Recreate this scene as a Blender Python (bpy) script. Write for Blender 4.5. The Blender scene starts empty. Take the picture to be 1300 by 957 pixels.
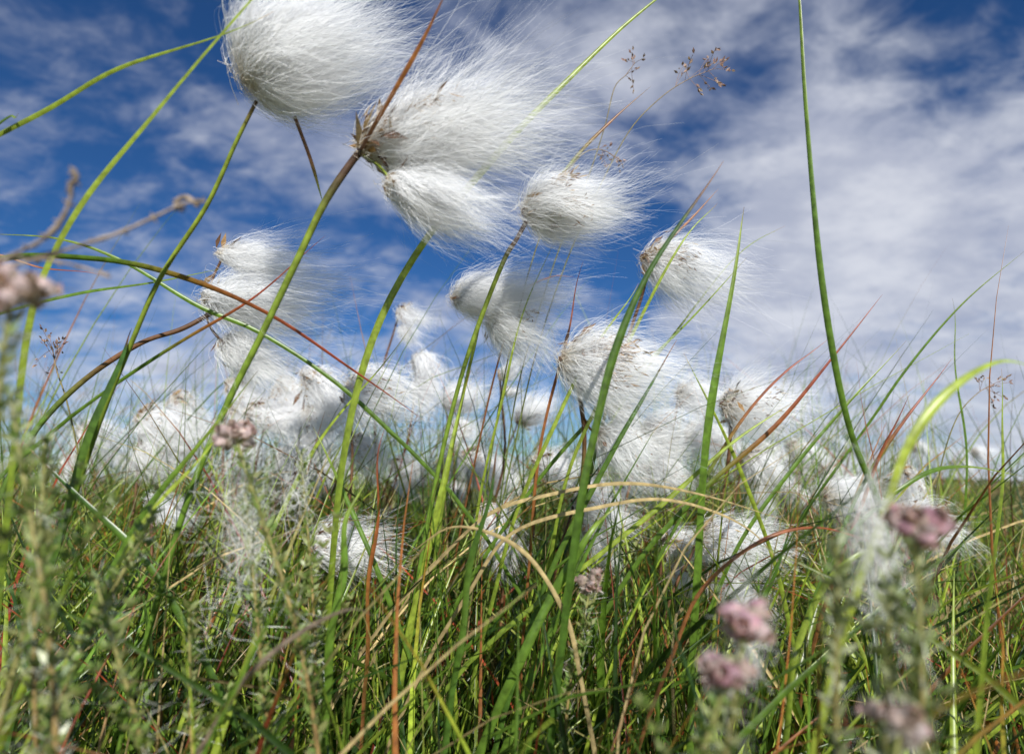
import bpy, math
import numpy as np
from mathutils import Vector, Matrix

SC = bpy.context.scene
COL = SC.collection
A_ = np.array

# ------------------------------------------------------------------ camera
H = 0.24
FP = 722.2
TILT = math.atan((615 - 478.5) / FP)
CAM = A_([0, 0, H])
FW = A_([0, math.cos(TILT), math.sin(TILT)])
RT = A_([1.0, 0, 0])
UP = A_([0, -math.sin(TILT), math.cos(TILT)])

def at(px, py, d):
    return CAM + d * (FW + (px - 650) / FP * RT + (478.5 - py) / FP * UP)

def proj(P):
    r = P - CAM
    d = r @ FW
    dd = np.where(np.abs(d) < 1e-4, 1e-4, d)
    return 650 + FP * (r @ RT) / dd, 478.5 - FP * (r @ UP) / dd, d

cd = bpy.data.cameras.new('camera')
cam = bpy.data.objects.new('camera', cd)
COL.objects.link(cam)
cam.location = (0, 0, H)
cam.rotation_euler = (math.pi / 2 + TILT, 0, 0)
cd.sensor_width = 36
cd.lens = 20
cd.clip_start = 0.005
cd.clip_end = 5000
cd.dof.use_dof = True
cd.dof.focus_distance = 0.26
cd.dof.aperture_fstop = 9.0
SC.camera = cam

# ------------------------------------------------------------------ helpers
def norm(v):
    return v / np.maximum(np.linalg.norm(v, axis=-1, keepdims=True), 1e-9)

def tag(o, label=None, cat=None, group=None, kind=None):
    if label: o['label'] = label
    if cat: o['category'] = cat
    if group: o['group'] = group
    if kind: o['kind'] = kind
    return o

def thing(name, label, cat, loc, group=None):
    o = bpy.data.objects.new(name, None)
    o.empty_display_size = 0.01
    COL.objects.link(o)
    o.location = [float(c) for c in loc]
    return tag(o, label, cat, group)

class MB:
    def __init__(s):
        s.v = []; s.f = []; s.c = []; s.n = 0
    def add(s, v, f, c):
        v = np.asarray(v, float).reshape(-1, 3)
        f = np.asarray(f, int).reshape(-1, 4)
        c = np.asarray(c, float)
        if c.ndim == 1:
            c = np.tile(c, (len(v), 1))
        c = c.reshape(-1, 3)
        s.v.append(v); s.f.append(f + s.n); s.c.append(c); s.n += len(v)
    def mesh(s, name, mat, off=None, smooth=True):
        v = np.concatenate(s.v); f = np.concatenate(s.f); c = np.concatenate(s.c)
        if off is not None: v = v - off
        me = bpy.data.meshes.new(name)
        me.vertices.add(len(v)); me.vertices.foreach_set('co', v.astype(np.float32).ravel())
        me.loops.add(f.size); me.loops.foreach_set('vertex_index', f.astype(np.int32).ravel())
        me.polygons.add(len(f))
        me.polygons.foreach_set('loop_start', (np.arange(len(f)) * 4).astype(np.int32))
        if smooth:
            me.polygons.foreach_set('use_smooth', np.ones(len(f), dtype=bool))
        at_ = me.attributes.new('Col', 'FLOAT_COLOR', 'POINT')
        at_.data.foreach_set('color', np.hstack([c, np.ones((len(c), 1))]).astype(np.float32).ravel())
        me.materials.append(mat)
        me.update(calc_edges=True)
        return me
    def build(s, name, mat, parent=None, smooth=True):
        off = A_(parent.location) if parent is not None else None
        o = bpy.data.objects.new(name, s.mesh(name, mat, off, smooth))
        COL.objects.link(o)
        if parent is not None: o.parent = parent
        return o

def grid_faces(N, S, W):
    i = np.arange(N)[:, None, None]; j = np.arange(S - 1)[None, :, None]; k = np.arange(W - 1)[None, None, :]
    a = (i * S + j) * W + k
    return np.stack([a, a + 1, a + W + 1, a + W], -1).reshape(-1, 4)

def tangents(P):
    T = np.empty_like(P)
    T[..., 1:-1, :] = P[..., 2:, :] - P[..., :-2, :]
    T[..., 0, :] = P[..., 1, :] - P[..., 0, :]
    T[..., -1, :] = P[..., -1, :] - P[..., -2, :]
    return norm(T)

def ribbons(P, W, r, ref=None):
    N, S, _ = P.shape
    T = tangents(P)
    if ref is None:
        ref = norm(r.normal(size=(N, 1, 3)))
    side = norm(np.cross(T, ref))
    V = np.stack([P - side * W[..., None] / 2, P + side * W[..., None] / 2], 2)
    return V, grid_faces(N, S, 2)

def blades(P, W, fold, ref):
    N, S, _ = P.shape
    T = tangents(P)
    side = norm(np.cross(T, ref))
    nn = np.cross(side, T)
    V = np.stack([P - side * W[..., None] / 2, P + nn * (W * fold)[..., None], P + side * W[..., None] / 2], 2)
    return V, grid_faces(N, S, 3)

def tube(P, R, n=7):
    P = np.asarray(P); S = len(P)
    R = np.broadcast_to(np.asarray(R, float), (S,))
    T = tangents(P)
    ref = A_([0.31, 0.87, 0.38]); u = norm(np.cross(T[0], ref)); U = []
    for i in range(S):
        u = norm(u - T[i] * (u @ T[i])); U.append(u)
    U = A_(U); Vv = np.cross(T, U)
    a = np.linspace(0, 2 * math.pi, n, endpoint=False)
    V = P[:, None, :] + R[:, None, None] * (np.cos(a)[None, :, None] * U[:, None, :] + np.sin(a)[None, :, None] * Vv[:, None, :])
    f = []
    for j in range(S - 1):
        for k in range(n):
            k2 = (k + 1) % n
            f.append((j * n + k, j * n + k2, (j + 1) * n + k2, (j + 1) * n + k))
    return V.reshape(-1, 3), A_(f)

def leaves(B, D, L, W, r):
    D = norm(D); side = norm(np.cross(D, r.normal(size=D.shape)))
    L = np.asarray(L)[..., None] * np.ones((len(B), 1)); W = np.asarray(W)[..., None] * np.ones((len(B), 1))
    nn = np.cross(side, D)
    V = np.stack([B, B + D * L * .45 + side * W / 2 + nn * L * .06, B + D * L, B + D * L * .45 - side * W / 2 + nn * L * .06], 1)
    return V.reshape(-1, 3), np.arange(len(B) * 4).reshape(-1, 4)

def catmull(P, n):
    P = np.asarray(P)
    Q = np.vstack([2 * P[0] - P[1], P, 2 * P[-1] - P[-2]])
    out = []
    m = len(P) - 1
    for t in np.linspace(0, m, n):
        i = min(int(t), m - 1); u = t - i
        a, b, c, d = Q[i], Q[i + 1], Q[i + 2], Q[i + 3]
        out.append(0.5 * (2 * b + (c - a) * u + (2 * a - 5 * b + 4 * c - d) * u * u + (3 * b - a - 3 * c + d) * u ** 3))
    return A_(out)

def path(pts, d0, d1, n=30, ground=True):
    ds = np.linspace(d0, d1, len(pts))
    C = catmull([at(p[0], p[1], d) for p, d in zip(pts, ds)], n)
    if ground:
        l = C[-1]; t = norm(C[-1] - C[-2]).copy()
        t[1] = max(t[1], -0.15)
        if t[2] > -0.25: t[2] = -0.25
        t = norm(t)
        z = max(l[2], .02)
        p1 = l + t * (0.45 * z)
        p2 = A_([p1[0] + t[0] * .12 * z, p1[1] + t[1] * .12 * z, -0.004])
        u = np.linspace(0, 1, 10)[1:, None]
        C = np.vstack([C, (1 - u) ** 2 * l + 2 * u * (1 - u) * p1 + u * u * p2])
    return C

# ------------------------------------------------------------------ materials
def new_mat(name):
    m = bpy.data.materials.new(name); m.use_nodes = True
    nt = m.node_tree; nt.nodes.clear()
    return m, nt, nt.nodes.new('ShaderNodeOutputMaterial')

def plant_mat(name, rough=.45, trans=.3, nscale=350, spec=.35, var=.35):
    m, nt, out = new_mat(name)
    N = nt.nodes.new; L = nt.links.new
    at_ = N('ShaderNodeAttribute'); at_.attribute_name = 'Col'
    tc = N('ShaderNodeTexCoord')
    no = N('ShaderNodeTexNoise'); no.inputs['Scale'].default_value = nscale; no.inputs['Detail'].default_value = 3
    L(tc.outputs['Object'], no.inputs['Vector'])
    mr = N('ShaderNodeMapRange'); mr.inputs[1].default_value = .3; mr.inputs[2].default_value = .7
    mr.inputs[3].default_value = 1 - var; mr.inputs[4].default_value = 1 + var
    L(no.outputs['Fac'], mr.inputs[0])
    mul = N('ShaderNodeVectorMath'); mul.operation = 'SCALE'
    L(at_.outputs['Color'], mul.inputs[0]); L(mr.outputs[0], mul.inputs['Scale'])
    p = N('ShaderNodeBsdfPrincipled'); p.inputs['Roughness'].default_value = rough
    p.inputs['Specular IOR Level'].default_value = spec
    L(mul.outputs[0], p.inputs['Base Color'])
    if trans > 0:
        t = N('ShaderNodeBsdfTranslucent')
        m2 = N('ShaderNodeVectorMath'); m2.operation = 'MULTIPLY'; m2.inputs[1].default_value = (1.6, 1.6, .9)
        L(mul.outputs[0], m2.inputs[0]); L(m2.outputs[0], t.inputs['Color'])
        mx = N('ShaderNodeMixShader'); mx.inputs[0].default_value = trans
        L(p.outputs[0], mx.inputs[1]); L(t.outputs[0], mx.inputs[2]); L(mx.outputs[0], out.inputs[0])
    else:
        L(p.outputs[0], out.inputs[0])
    return m

def cotton_mat():
    m, nt, out = new_mat('cotton_fibre')
    N = nt.nodes.new; L = nt.links.new
    at_ = N('ShaderNodeAttribute'); at_.attribute_name = 'Col'
    d = N('ShaderNodeBsdfDiffuse'); t = N('ShaderNodeBsdfTranslucent')
    L(at_.outputs['Color'], d.inputs[0]); L(at_.outputs['Color'], t.inputs[0])
    mx = N('ShaderNodeMixShader'); mx.inputs[0].default_value = .14
    L(d.outputs[0], mx.inputs[1]); L(t.outputs[0], mx.inputs[2]); L(mx.outputs[0], out.inputs[0])
    return m

M_BLADE = plant_mat('sedge_blade', .34, .28, 350, .6)
M_STEM = plant_mat('sedge_stem', .5, 0, 300, .3)
M_DRY = plant_mat('dry_leaf', .65, .22, 400, .2)
M_SCALE = plant_mat('seed_scale', .6, .15, 600, .2)
M_FLOWER = plant_mat('heath_flower', .65, .3, 700, .15, .5)
M_TWIG = plant_mat('twig_bark', .8, 0, 500, .1, .5)
M_COT = cotton_mat()

GREEN = A_([.092, .165, .020]); DGREEN = A_([.028, .066, .011]); YG = A_([.26, .335, .038])
STRAW = A_([.50, .38, .18]); RED = A_([.31, .062, .026]); BROWN = A_([.13, .062, .028]); ORANGE = A_([.40, .15, .04])
DARK = A_([.060, .034, .022])

def ramp(t, stops):
    xs = [s[0] for s in stops]
    return np.stack([np.interp(t, xs, [s[1][k] for s in stops]) for k in range(3)], -1)

# ------------------------------------------------------------------ cotton tuft
def tuft_mb(L, R, n, seed, w=.00012, S=10, sag=.06, conv=.35, fly=.12, pw=.5, flat=.85, wave=1.0, open_=2.6):
    r = np.random.default_rng(seed)
    K = max(8, n // 42)
    rk = r.random(K) ** .5; tk = r.random(K) * 2 * math.pi
    mk = r.uniform(.66, 1.16, K)
    lk = r.uniform(.42, 1.12, K) * (1 - .20 * rk)
    ph = r.random((K, 4)) * 2 * math.pi
    wild = (r.random(K) < .25)
    kd = r.normal(0, .085, (K, 2)) * np.where(wild, 1.9, 1.0)[:, None]
    lk = np.where(wild, lk * 1.12, lk)
    k = r.integers(0, K, n)
    s = np.linspace(0, 1, S)[None, :]
    dr = r.normal(0, .09, n)[:, None]; dt = r.normal(0, .17, n)[:, None]
    conve = 1 - .68 * np.sin(np.pi * np.clip(s, 0, 1) * .9)
    rho = np.abs(rk[k][:, None] + dr * conve); th = tk[k][:, None] + dt * conve
    ln = (lk[k] * (.62 + .52 * r.random(n)))[:, None]
    isf = (r.random(n) < fly)[:, None]
    ln = np.where(isf, ln * r.uniform(.8, 1.45, (n, 1)), ln)
    perp = R * rho * (1 + (mk[k] - 1)[:, None] * s ** .5) * (1 - np.exp(-open_ * s)) / (1 - math.exp(-open_)) * (1.12 - conv * s * s)
    along = L * ln * s ** (1 + pw * rho)
    wv = L * .070 * wave * s
    y = perp * np.cos(th) + wv * np.sin(s * 5.5 + ph[k, 0][:, None]) + L * .020 * s * np.sin(s * 10 + r.random((n, 1)) * 6.28) + L * kd[k, 0][:, None] * s * s
    z = perp * np.sin(th) * flat + wv * np.sin(s * 4.8 + ph[k, 1][:, None]) + L * .020 * s * np.sin(s * 9 + r.random((n, 1)) * 6.28) + L * kd[k, 1][:, None] * s * s
    fa = np.where(isf, .12, .018) * L * s ** 1.4
    cu = np.where(isf, .05, .0) * L * s
    y = y + fa * r.normal(size=(n, 1)) + cu * np.sin(s * 7 + r.random((n, 1)) * 6.28)
    z = z + fa * r.normal(size=(n, 1)) + cu * np.sin(s * 6 + r.random((n, 1)) * 6.28) - sag * L * s * s
    rx = r.normal(0, .05 * L, (n, 1)) + .05 * L; ry = r.normal(0, .13 * R, (n, 1)); rz = r.normal(0, .13 * R, (n, 1))
    P = np.stack([along + rx * (1 - .4 * s), y + ry, z + rz], -1)
    W = w * (1.2 - .95 * s) * (.6 + .7 * r.random((n, 1)))
    out_ = np.stack([np.full((n, S), -.15), np.cos(th), np.sin(th)], -1) + r.normal(0, .34, (n, 1, 3)) + np.where(isf, 1.0, 0.0)[..., None] * r.normal(0, 1.5, (n, 1, 3))
    V, f = ribbons(P, W, r, norm(out_))
    cr = ramp(np.broadcast_to(s, (n, S)), [(0, A_([.82, .72, .56])), (.10, A_([.965, .95, .91])), (.25, A_([.992, .990, .985])), (1, A_([.997, .997, .997]))])
    c = np.repeat(cr[:, :, None, :], 2, 2)
    mb = MB(); mb.add(V, f, c.reshape(-1, 3))
    return mb

def scales_mb(L, R, n, seed, fleck=0, open_=2.6):
    r = np.random.default_rng(seed + 999)
    B = np.stack([r.normal(.04, .045, n) * L, r.normal(0, .17, n) * R, r.normal(0, .17, n) * R], -1)
    D = np.stack([np.abs(r.normal(.8, .5, n)), r.normal(0, .8, n), r.normal(0, .8, n)], -1)
    ln = (.09 + .12 * r.random(n)) * L
    mb = MB()
    v, f = leaves(B, D, ln, ln * .3, r)
    cols = A_([[.36, .22, .10], [.20, .10, .045], [.48, .34, .19], [.11, .06, .035]])[r.integers(0, 4, n)]
    mb.add(v, f, np.repeat(cols, 4, 0))
    P = np.stack([np.linspace(-.06, .10, 6) * L, np.zeros(6), np.zeros(6)], -1)
    v, f = tube(P, A_([.05, .10, .14, .15, .10, .02]) * R, 8)
    mb.add(v, f, BROWN)
    if fleck:
        fl = r.integers(0, 6, fleck); cth = r.uniform(-.75, .95, 6) * 1.2; cx = r.uniform(.10, .42, 6)
        th = cth[fl] + r.normal(0, .22, fleck); x = np.clip(cx[fl] + r.normal(0, .07, fleck), .05, .7)
        s = x ** .8
        rr = R * r.uniform(.92, 1.06, fleck) * (1 - np.exp(-open_ * s)) / (1 - math.exp(-open_))
        B = np.stack([x * L, -rr * np.cos(th), rr * np.sin(th) * .85], -1)
        D = np.stack([np.ones(fleck), r.normal(-.1, .35, fleck), r.normal(0, .5, fleck)], -1)
        v, f = leaves(B, D, .075 * L * (.4 + r.random(fleck)), .017 * L, r)
        mb.add(v, f, np.repeat(A_([[.34, .21, .11], [.20, .11, .055], [.5, .38, .24]])[r.integers(0, 3, fleck)], 4, 0))
    return mb

def frame(u):
    u = norm(u); zup = A_([0, 0, 1.0]); y = norm(np.cross(zup, u)); z = np.cross(u, y)
    return Matrix(((u[0], y[0], z[0]), (u[1], y[1], z[1]), (u[2], y[2], z[2])))

def place_tuft(root, p0, u, mt, ms, scale=1.0):
    o = bpy.data.objects.new('cotton_tuft', mt); COL.objects.link(o); o.parent = root
    o.matrix_local = Matrix.LocRotScale(Vector([float(c) for c in p0]) - root.location, frame(u).to_quaternion(), Vector((scale,) * 3))
    if ms is not None:
        c = bpy.data.objects.new('seed_scales', ms); COL.objects.link(c); c.parent = o
    return o

def hero_tuft(root, rp, tp, d, Rpx, n, seed, dd=0.0, nsc=30, fleck=0, **k):
    p0 = at(rp[0], rp[1], d); p1 = at(tp[0], tp[1], d + dd)
    L = float(np.linalg.norm(p1 - p0)); R = Rpx * d / FP
    mt = tuft_mb(L, R, n, seed, **k).mesh('cotton_tuft', M_COT)
    ms = scales_mb(L, R, nsc, seed, fleck, k.get('open_', 2.6)).mesh('seed_scales', M_SCALE, None, False)
    return place_tuft(root, p0, p1 - p0, mt, ms)

def stem_obj(root, P, r0, r1, stops, name='stem'):
    t = np.linspace(0, 1, len(P))
    rg = np.random.default_rng(len(stops) + int(abs(P[0][0]) * 1e4))
    wob = 1 + .05 * np.interp(t, np.linspace(0, 1, 12), rg.normal(size=12))
    v, f = tube(P, (r0 + (r1 - r0) * np.clip(t * 1.5, 0, 1)) * wob, 8)
    mb = MB(); mb.add(v, f, np.repeat(ramp(t, stops), 8, 0))
    return mb.build(name, M_STEM, root)

ST_DARK = [(0, BROWN), (.06, DARK), (.14, DARK * 1.6), (.20, A_([.10, .09, .03])), (.27, YG * .85), (.7, GREEN * 1.3), (1, GREEN)]
ST_GREEN = [(0, BROWN), (.05, A_([.20, .16, .05])), (.12, YG * .9), (.4, YG * .8), (1, GREEN)]
ST_BROWN = [(0, DARK), (.15, BROWN), (.4, BROWN * 1.3), (.6, GREEN), (1, GREEN)]

def leaf_part(root, pts, d0, d1, w, stops, name='bract', ground=False, n=24):
    P = path(pts, d0, d1, n, ground)
    t = np.linspace(0, 1, len(P))
    W = w * np.clip(t / .4 + .06, 0, 1)
    ref = norm(A_([.25, -1, .2]))[None, None, :]
    V, f = blades(P[None], W[None], .3, ref)
    mb = MB(); mb.add(V, f, np.repeat(ramp(t, stops), 3, 0))
    return mb.build(name, M_BLADE, root)

def stalk_part(root, pts, d0, d1, rad, col, name='flower_stalk'):
    v, f = tube(path(pts, d0, d1, 10, False), rad, 6)
    mb = MB(); mb.add(v, f, col); return mb.build(name, M_STEM, root)

BR_RED = [(0, ORANGE), (.5, ORANGE * .8), (.8, BROWN), (1, DARK)]

def cotton_plant(label, spts, d0, d1, r0, r1, stops, group='bog cotton plants in front'):
    P = path(spts, d0, d1, 34)
    root = thing('bog_cotton', label, 'bog cotton', P[-1], group)
    stem_obj(root, P, r0, r1, stops)
    return root

p = cotton_plant('bog cotton with the largest round white head, cut off by the top left edge', [(326, 128), (300, 180), (262, 262), (205, 350), (165, 440), (125, 540), (88, 650)], .20, .215, .0006, .0010, ST_GREEN)
hero_tuft(p, (318, 98), (508, 30), .20, 82, 7400, 11, dd=.012, nsc=10, conv=.42, pw=.95, sag=-.03, open_=3.8, fly=.2)
leaf_part(p, [(410, 258), (395, 205), (374, 148)], .215, .205, .0013, [(0, GREEN), (.5, BROWN), (1, BROWN)], 'bract')
p = cotton_plant('bog cotton with dark brown sheath and two heads streaming right, the upper one wide', [(462, 188), (445, 208), (412, 258), (375, 335), (332, 425), (285, 520), (240, 630), (212, 720)], .20, .20, .0014, .0010, ST_DARK)
hero_tuft(p, (468, 184), (708, 142), .20, 62, 6400, 12, dd=.006, nsc=150, fleck=70, conv=.05, pw=.22, sag=-.03, open_=2.7, fly=.2)
hero_tuft(p, (498, 236), (652, 294), .195, 36, 3000, 13, nsc=10, conv=.35, pw=.7, sag=.03, open_=3.2, fly=.18)
stalk_part(p, [(462, 198), (482, 212), (499, 232)], .199, .195, .0005, YG * .8)
leaf_part(p, [(572, -22), (540, 45), (505, 108), (476, 158), (455, 196)], .165, .197, .0017, BR_RED)
p = cotton_plant('bog cotton with one compact head above centre on a dark brown bent stalk', [(668, 282), (655, 305), (640, 330), (612, 400), (585, 480), (560, 580), (538, 690), (520, 800)], .255, .25, .0011, .0010, ST_DARK)
hero_tuft(p, (670, 268), (808, 246), .255, 52, 4400, 14, nsc=36, fleck=200, conv=.3, pw=.55, sag=.05, open_=3.3, fly=.18)
leaf_part(p, [(826, 110), (780, 150), (735, 195), (700, 240), (668, 284)], .26, .256, .0015, [(0, BROWN), (.3, ORANGE * .7), (.6, YG * .6), (1, DARK)])
p = cotton_plant('bog cotton with ragged head right of centre, brown seeds at its left edge', [(824, 335), (815, 375), (800, 420), (775, 500), (750, 600), (730, 700)], .31, .32, .0009, .0010, ST_BROWN)
hero_tuft(p, (820, 328), (942, 362), .31, 52, 2600, 15, nsc=80, fleck=130, conv=.1, pw=.35, sag=.06, fly=.24)
leaf_part(p, [(912, 240), (880, 275), (850, 305), (824, 335)], .312, .31, .0012, BR_RED)
p = cotton_plant('bog cotton at picture centre with two stacked heads bending right', [(612, 392), (602, 440), (588, 500), (570, 590), (555, 690), (540, 800)], .30, .30, .0009, .0010, ST_GREEN)
hero_tuft(p, (580, 378), (718, 362), .30, 40, 3400, 16, nsc=14, conv=.3, pw=.85, sag=.10, open_=3.4, fly=.18)
hero_tuft(p, (624, 402), (714, 446), .305, 44, 2600, 17, nsc=40, fleck=70, conv=.15, pw=.4, sag=.10, fly=.22)
stalk_part(p, [(612, 396), (592, 392), (580, 380)], .30, .30, .0006, BROWN)
p = cotton_plant('bog cotton left of centre with three wispy heads on a stalk slanting in from left', [(268, 398), (230, 418), (178, 436), (110, 480), (50, 540), (10, 610)], .27, .24, .0011, .0012, ST_BROWN)
hero_tuft(p, (282, 322), (412, 336), .28, 27, 1900, 18, nsc=20, conv=.3, sag=.05, fly=.22)
hero_tuft(p, (266, 385), (428, 362), .28, 50, 3400, 19, nsc=34, conv=.05, pw=.5, sag=.10, fly=.22)
hero_tuft(p, (284, 436), (380, 482), .285, 42, 2400, 20, nsc=60, conv=.2, sag=.06, fly=.2)
for q in ([(262, 402), (268, 360), (282, 328)], [(262, 402), (270, 420), (284, 436)]):
    stalk_part(p, q, .275, .28, .0006, BROWN)
p = cotton_plant('bog cotton with broad brown-flecked head in the right centre, a smaller head below', [(724, 462), (735, 500), (742, 560), (735, 640), (720, 740)], .265, .27, .001, .0011, ST_BROWN)
hero_tuft(p, (718, 458), (878, 488), .265, 68, 4400, 21, nsc=46, fleck=460, conv=.15, pw=.45, sag=.04, open_=3.0, fly=.22)
hero_tuft(p, (762, 552), (856, 596), .27, 42, 2400, 22, nsc=46, fleck=30, conv=.2, sag=.08, fly=.2)
stalk_part(p, [(741, 530), (750, 545), (764, 553)], .266, .27, .0006, BROWN)
p = cotton_plant('bog cotton with loose windswept head on the right, dark seeds showing in its heart', [(928, 528), (925, 580), (915, 650), (900, 740)], .34, .34, .001, .0011, ST_BROWN)
hero_tuft(p, (920, 514), (1024, 520), .34, 58, 2400, 23, nsc=80, fleck=60, conv=.05, pw=.3, sag=.04, fly=.26)

# ------------------------------------------------------------------ cotton behind (shared tuft meshes)
VAR = []
for i in range(7):
    mt = tuft_mb(1.0, .38 + .06 * (i % 3), 1100, 100 + i, w=.0046, S=7, conv=.05 + .05 * i, pw=.25 + .08 * i, sag=.04 + .05 * (i % 4), fly=.2, wave=1.2).mesh('cotton_tuft', M_COT)
    ms = scales_mb(1.0, .4, 60, 100 + i, 40).mesh('seed_scales', M_SCALE, None, False)
    VAR.append((mt, ms))
FARV = []
for i in range(4):
    FARV.append((tuft_mb(1.0, .44, 360, 140 + i, w=.012, S=6, conv=.2, sag=.1 + .05 * i, fly=.18, wave=1.2).mesh('cotton_tuft', M_COT), None))

def back_plant(px, py, size, d, label, group, far=False, ang=None, seed=0):
    r = np.random.default_rng(seed + 5000)
    p0 = at(px - size * .45, py - size * .05, d)
    L = size * d / FP
    ang = r.normal(.25, .4) if ang is None else ang
    u = A_([math.cos(ang), r.normal(0, .25), -math.sin(ang)])
    lean = r.uniform(-.05, .02)
    base = A_([p0[0] + lean, p0[1] + r.uniform(-.02, .03), -.004])
    z = p0[2]
    q = [p0, p0 * .75 + base * .25 + A_([.012 * r.normal(), 0, .02 * z]), p0 * .4 + base * .6 + A_([.012 * r.normal(), 0, 0]), base]
    P = catmull(q, 14)
    root = thing('bog_cotton', label, 'bog cotton', base, group)
    stem_obj(root, P, .0008, .0012, ST_BROWN)
    mt, ms = (FARV if far else VAR)[r.integers(0, 4 if far else 7)]
    place_tuft(root, p0, u, mt, ms, L * 1.2)
    if not far and r.random() < .45:
        mt, ms = VAR[r.integers(0, 7)]
        place_tuft(root, p0 + A_([.1 * L, 0, -.5 * L]), u + A_([0, 0, -.5]), mt, ms, L * .85)
    return root

G1 = 'bog cotton plants behind the front ones'
BP = [
 (528, 398, 46, .48, 'small teardrop-shaped bog cotton head alone against blue sky left of centre'),
 (557, 455, 60, .48, 'bog cotton head just below the small teardrop-shaped one'),
 (592, 516, 60, .50, 'soft bog cotton head between the centre stem and the thick curved stem'),
 (490, 500, 104, .39, 'largest soft white bog cotton head left of the centre, in the second row'),
 (428, 482, 84, .42, 'bog cotton head touching the left of the largest second-row head'),
 (386, 488, 66, .48, 'bog cotton head beside the three-headed plant, on its lower right'),
 (475, 562, 62, .46, 'low bog cotton head under the largest second-row head'),
 (348, 528, 72, .45, 'bog cotton head right of the pink heath bud on the left'),
 (318, 490, 62, .50, 'bog cotton head directly beneath the three-headed plant on the left'),
 (252, 505, 64, .54, 'bog cotton head above the pink heath bud on the left'),
 (212, 534, 76, .47, 'ragged bog cotton head at left with brown seeds, just above the horizon'),
 (130, 548, 60, .58, 'soft bog cotton head near the left edge behind a dark leaf'),
 (650, 482, 34, .42, 'young bog cotton bud hanging under the two stacked heads'),
 (520, 592, 46, .44, 'brownish bog cotton head gone to seed, low left of centre'),
 (642, 648, 66, .34, 'low bog cotton head in the green blades at bottom centre'),
 (435, 690, 92, .30, 'lowest bog cotton head, thin and see-through, left of the thick curved stem'),
 (708, 588, 64, .39, 'bog cotton head under the brown-flecked head, left side'),
 (872, 690, 66, .35, 'low bog cotton head behind the straight green blade right of centre'),
 (930, 685, 92, .32, 'wide low bog cotton head in the grass at lower right'),
 (1080, 632, 70, .41, 'bog cotton head where the tall right stem bends low'),
 (1058, 600, 42, .65, 'little bog cotton head near the horizon left of the tall right stem'),
 (1172, 598, 64, .43, 'bog cotton head on the horizon at right, left of the broad arching blade'),
 (852, 556, 78, .39, 'bog cotton head right of the smaller head of the brown-flecked plant'),
 (888, 504, 60, .44, 'bog cotton head tucked between the brown-flecked head and the windswept right head'),
 (975, 580, 66, .42, 'bog cotton head under the loose windswept head on the right'),
 (218, 640, 56, .35, 'small low bog cotton head at left among heath sprigs'),
 (762, 640, 72, .34, 'low bog cotton head in straw blades right of the centre'),
 (1192, 660, 80, .31, 'thin blurred bog cotton head behind the pink heath flowers at right'),
 (1015, 622, 52, .52, 'bog cotton head on the horizon between the red-tipped blade and tall right stem'),
 (800, 520, 56, .44, 'bog cotton head half hidden behind the brown-flecked head'),
]
for i, b in enumerate(BP):
    back_plant(*b, G1, seed=i)
rr = np.random.default_rng(78)
for i in range(21):
    x0, x1, lab, grp = [(60, 420, 'half hidden second-row bog cotton head in the white band at left', 'second-row bog cotton at left'),
                   (400, 720, 'half hidden second-row bog cotton head in the white band at centre', 'second-row bog cotton at centre'),
                   (700, 1180, 'half hidden second-row bog cotton head in the white band at right', 'second-row bog cotton at right')][i % 3]
    d = rr.uniform(.42, .75)
    back_plant(rr.uniform(x0, x1), 612 - FP * rr.uniform(-.015, .06) / d + (14 if i % 3 == 2 else 0), rr.uniform(26, 36) / d, d, lab, grp, seed=600 + i)
SIDES = [('tiny far bog cotton head in the left third near the horizon', 20, 430), ('tiny far bog cotton head in the middle third near the horizon', 430, 860), ('tiny far bog cotton head in the right third near the horizon', 860, 1290)]
for i in range(34):
    lab, x0, x1 = SIDES[i % 3]
    d = rr.uniform(.95, 2.2)
    px = rr.uniform(x0 + 10, x1 - 10)
    zz = rr.uniform(.23, .34)
    py = 615 - FP * (zz - H) / d
    back_plant(px, py, 26.0 / d + rr.uniform(0, 8), d, lab, lab.replace('tiny far', 'far').replace('head in', 'heads in'), far=True, seed=200 + i)

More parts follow.
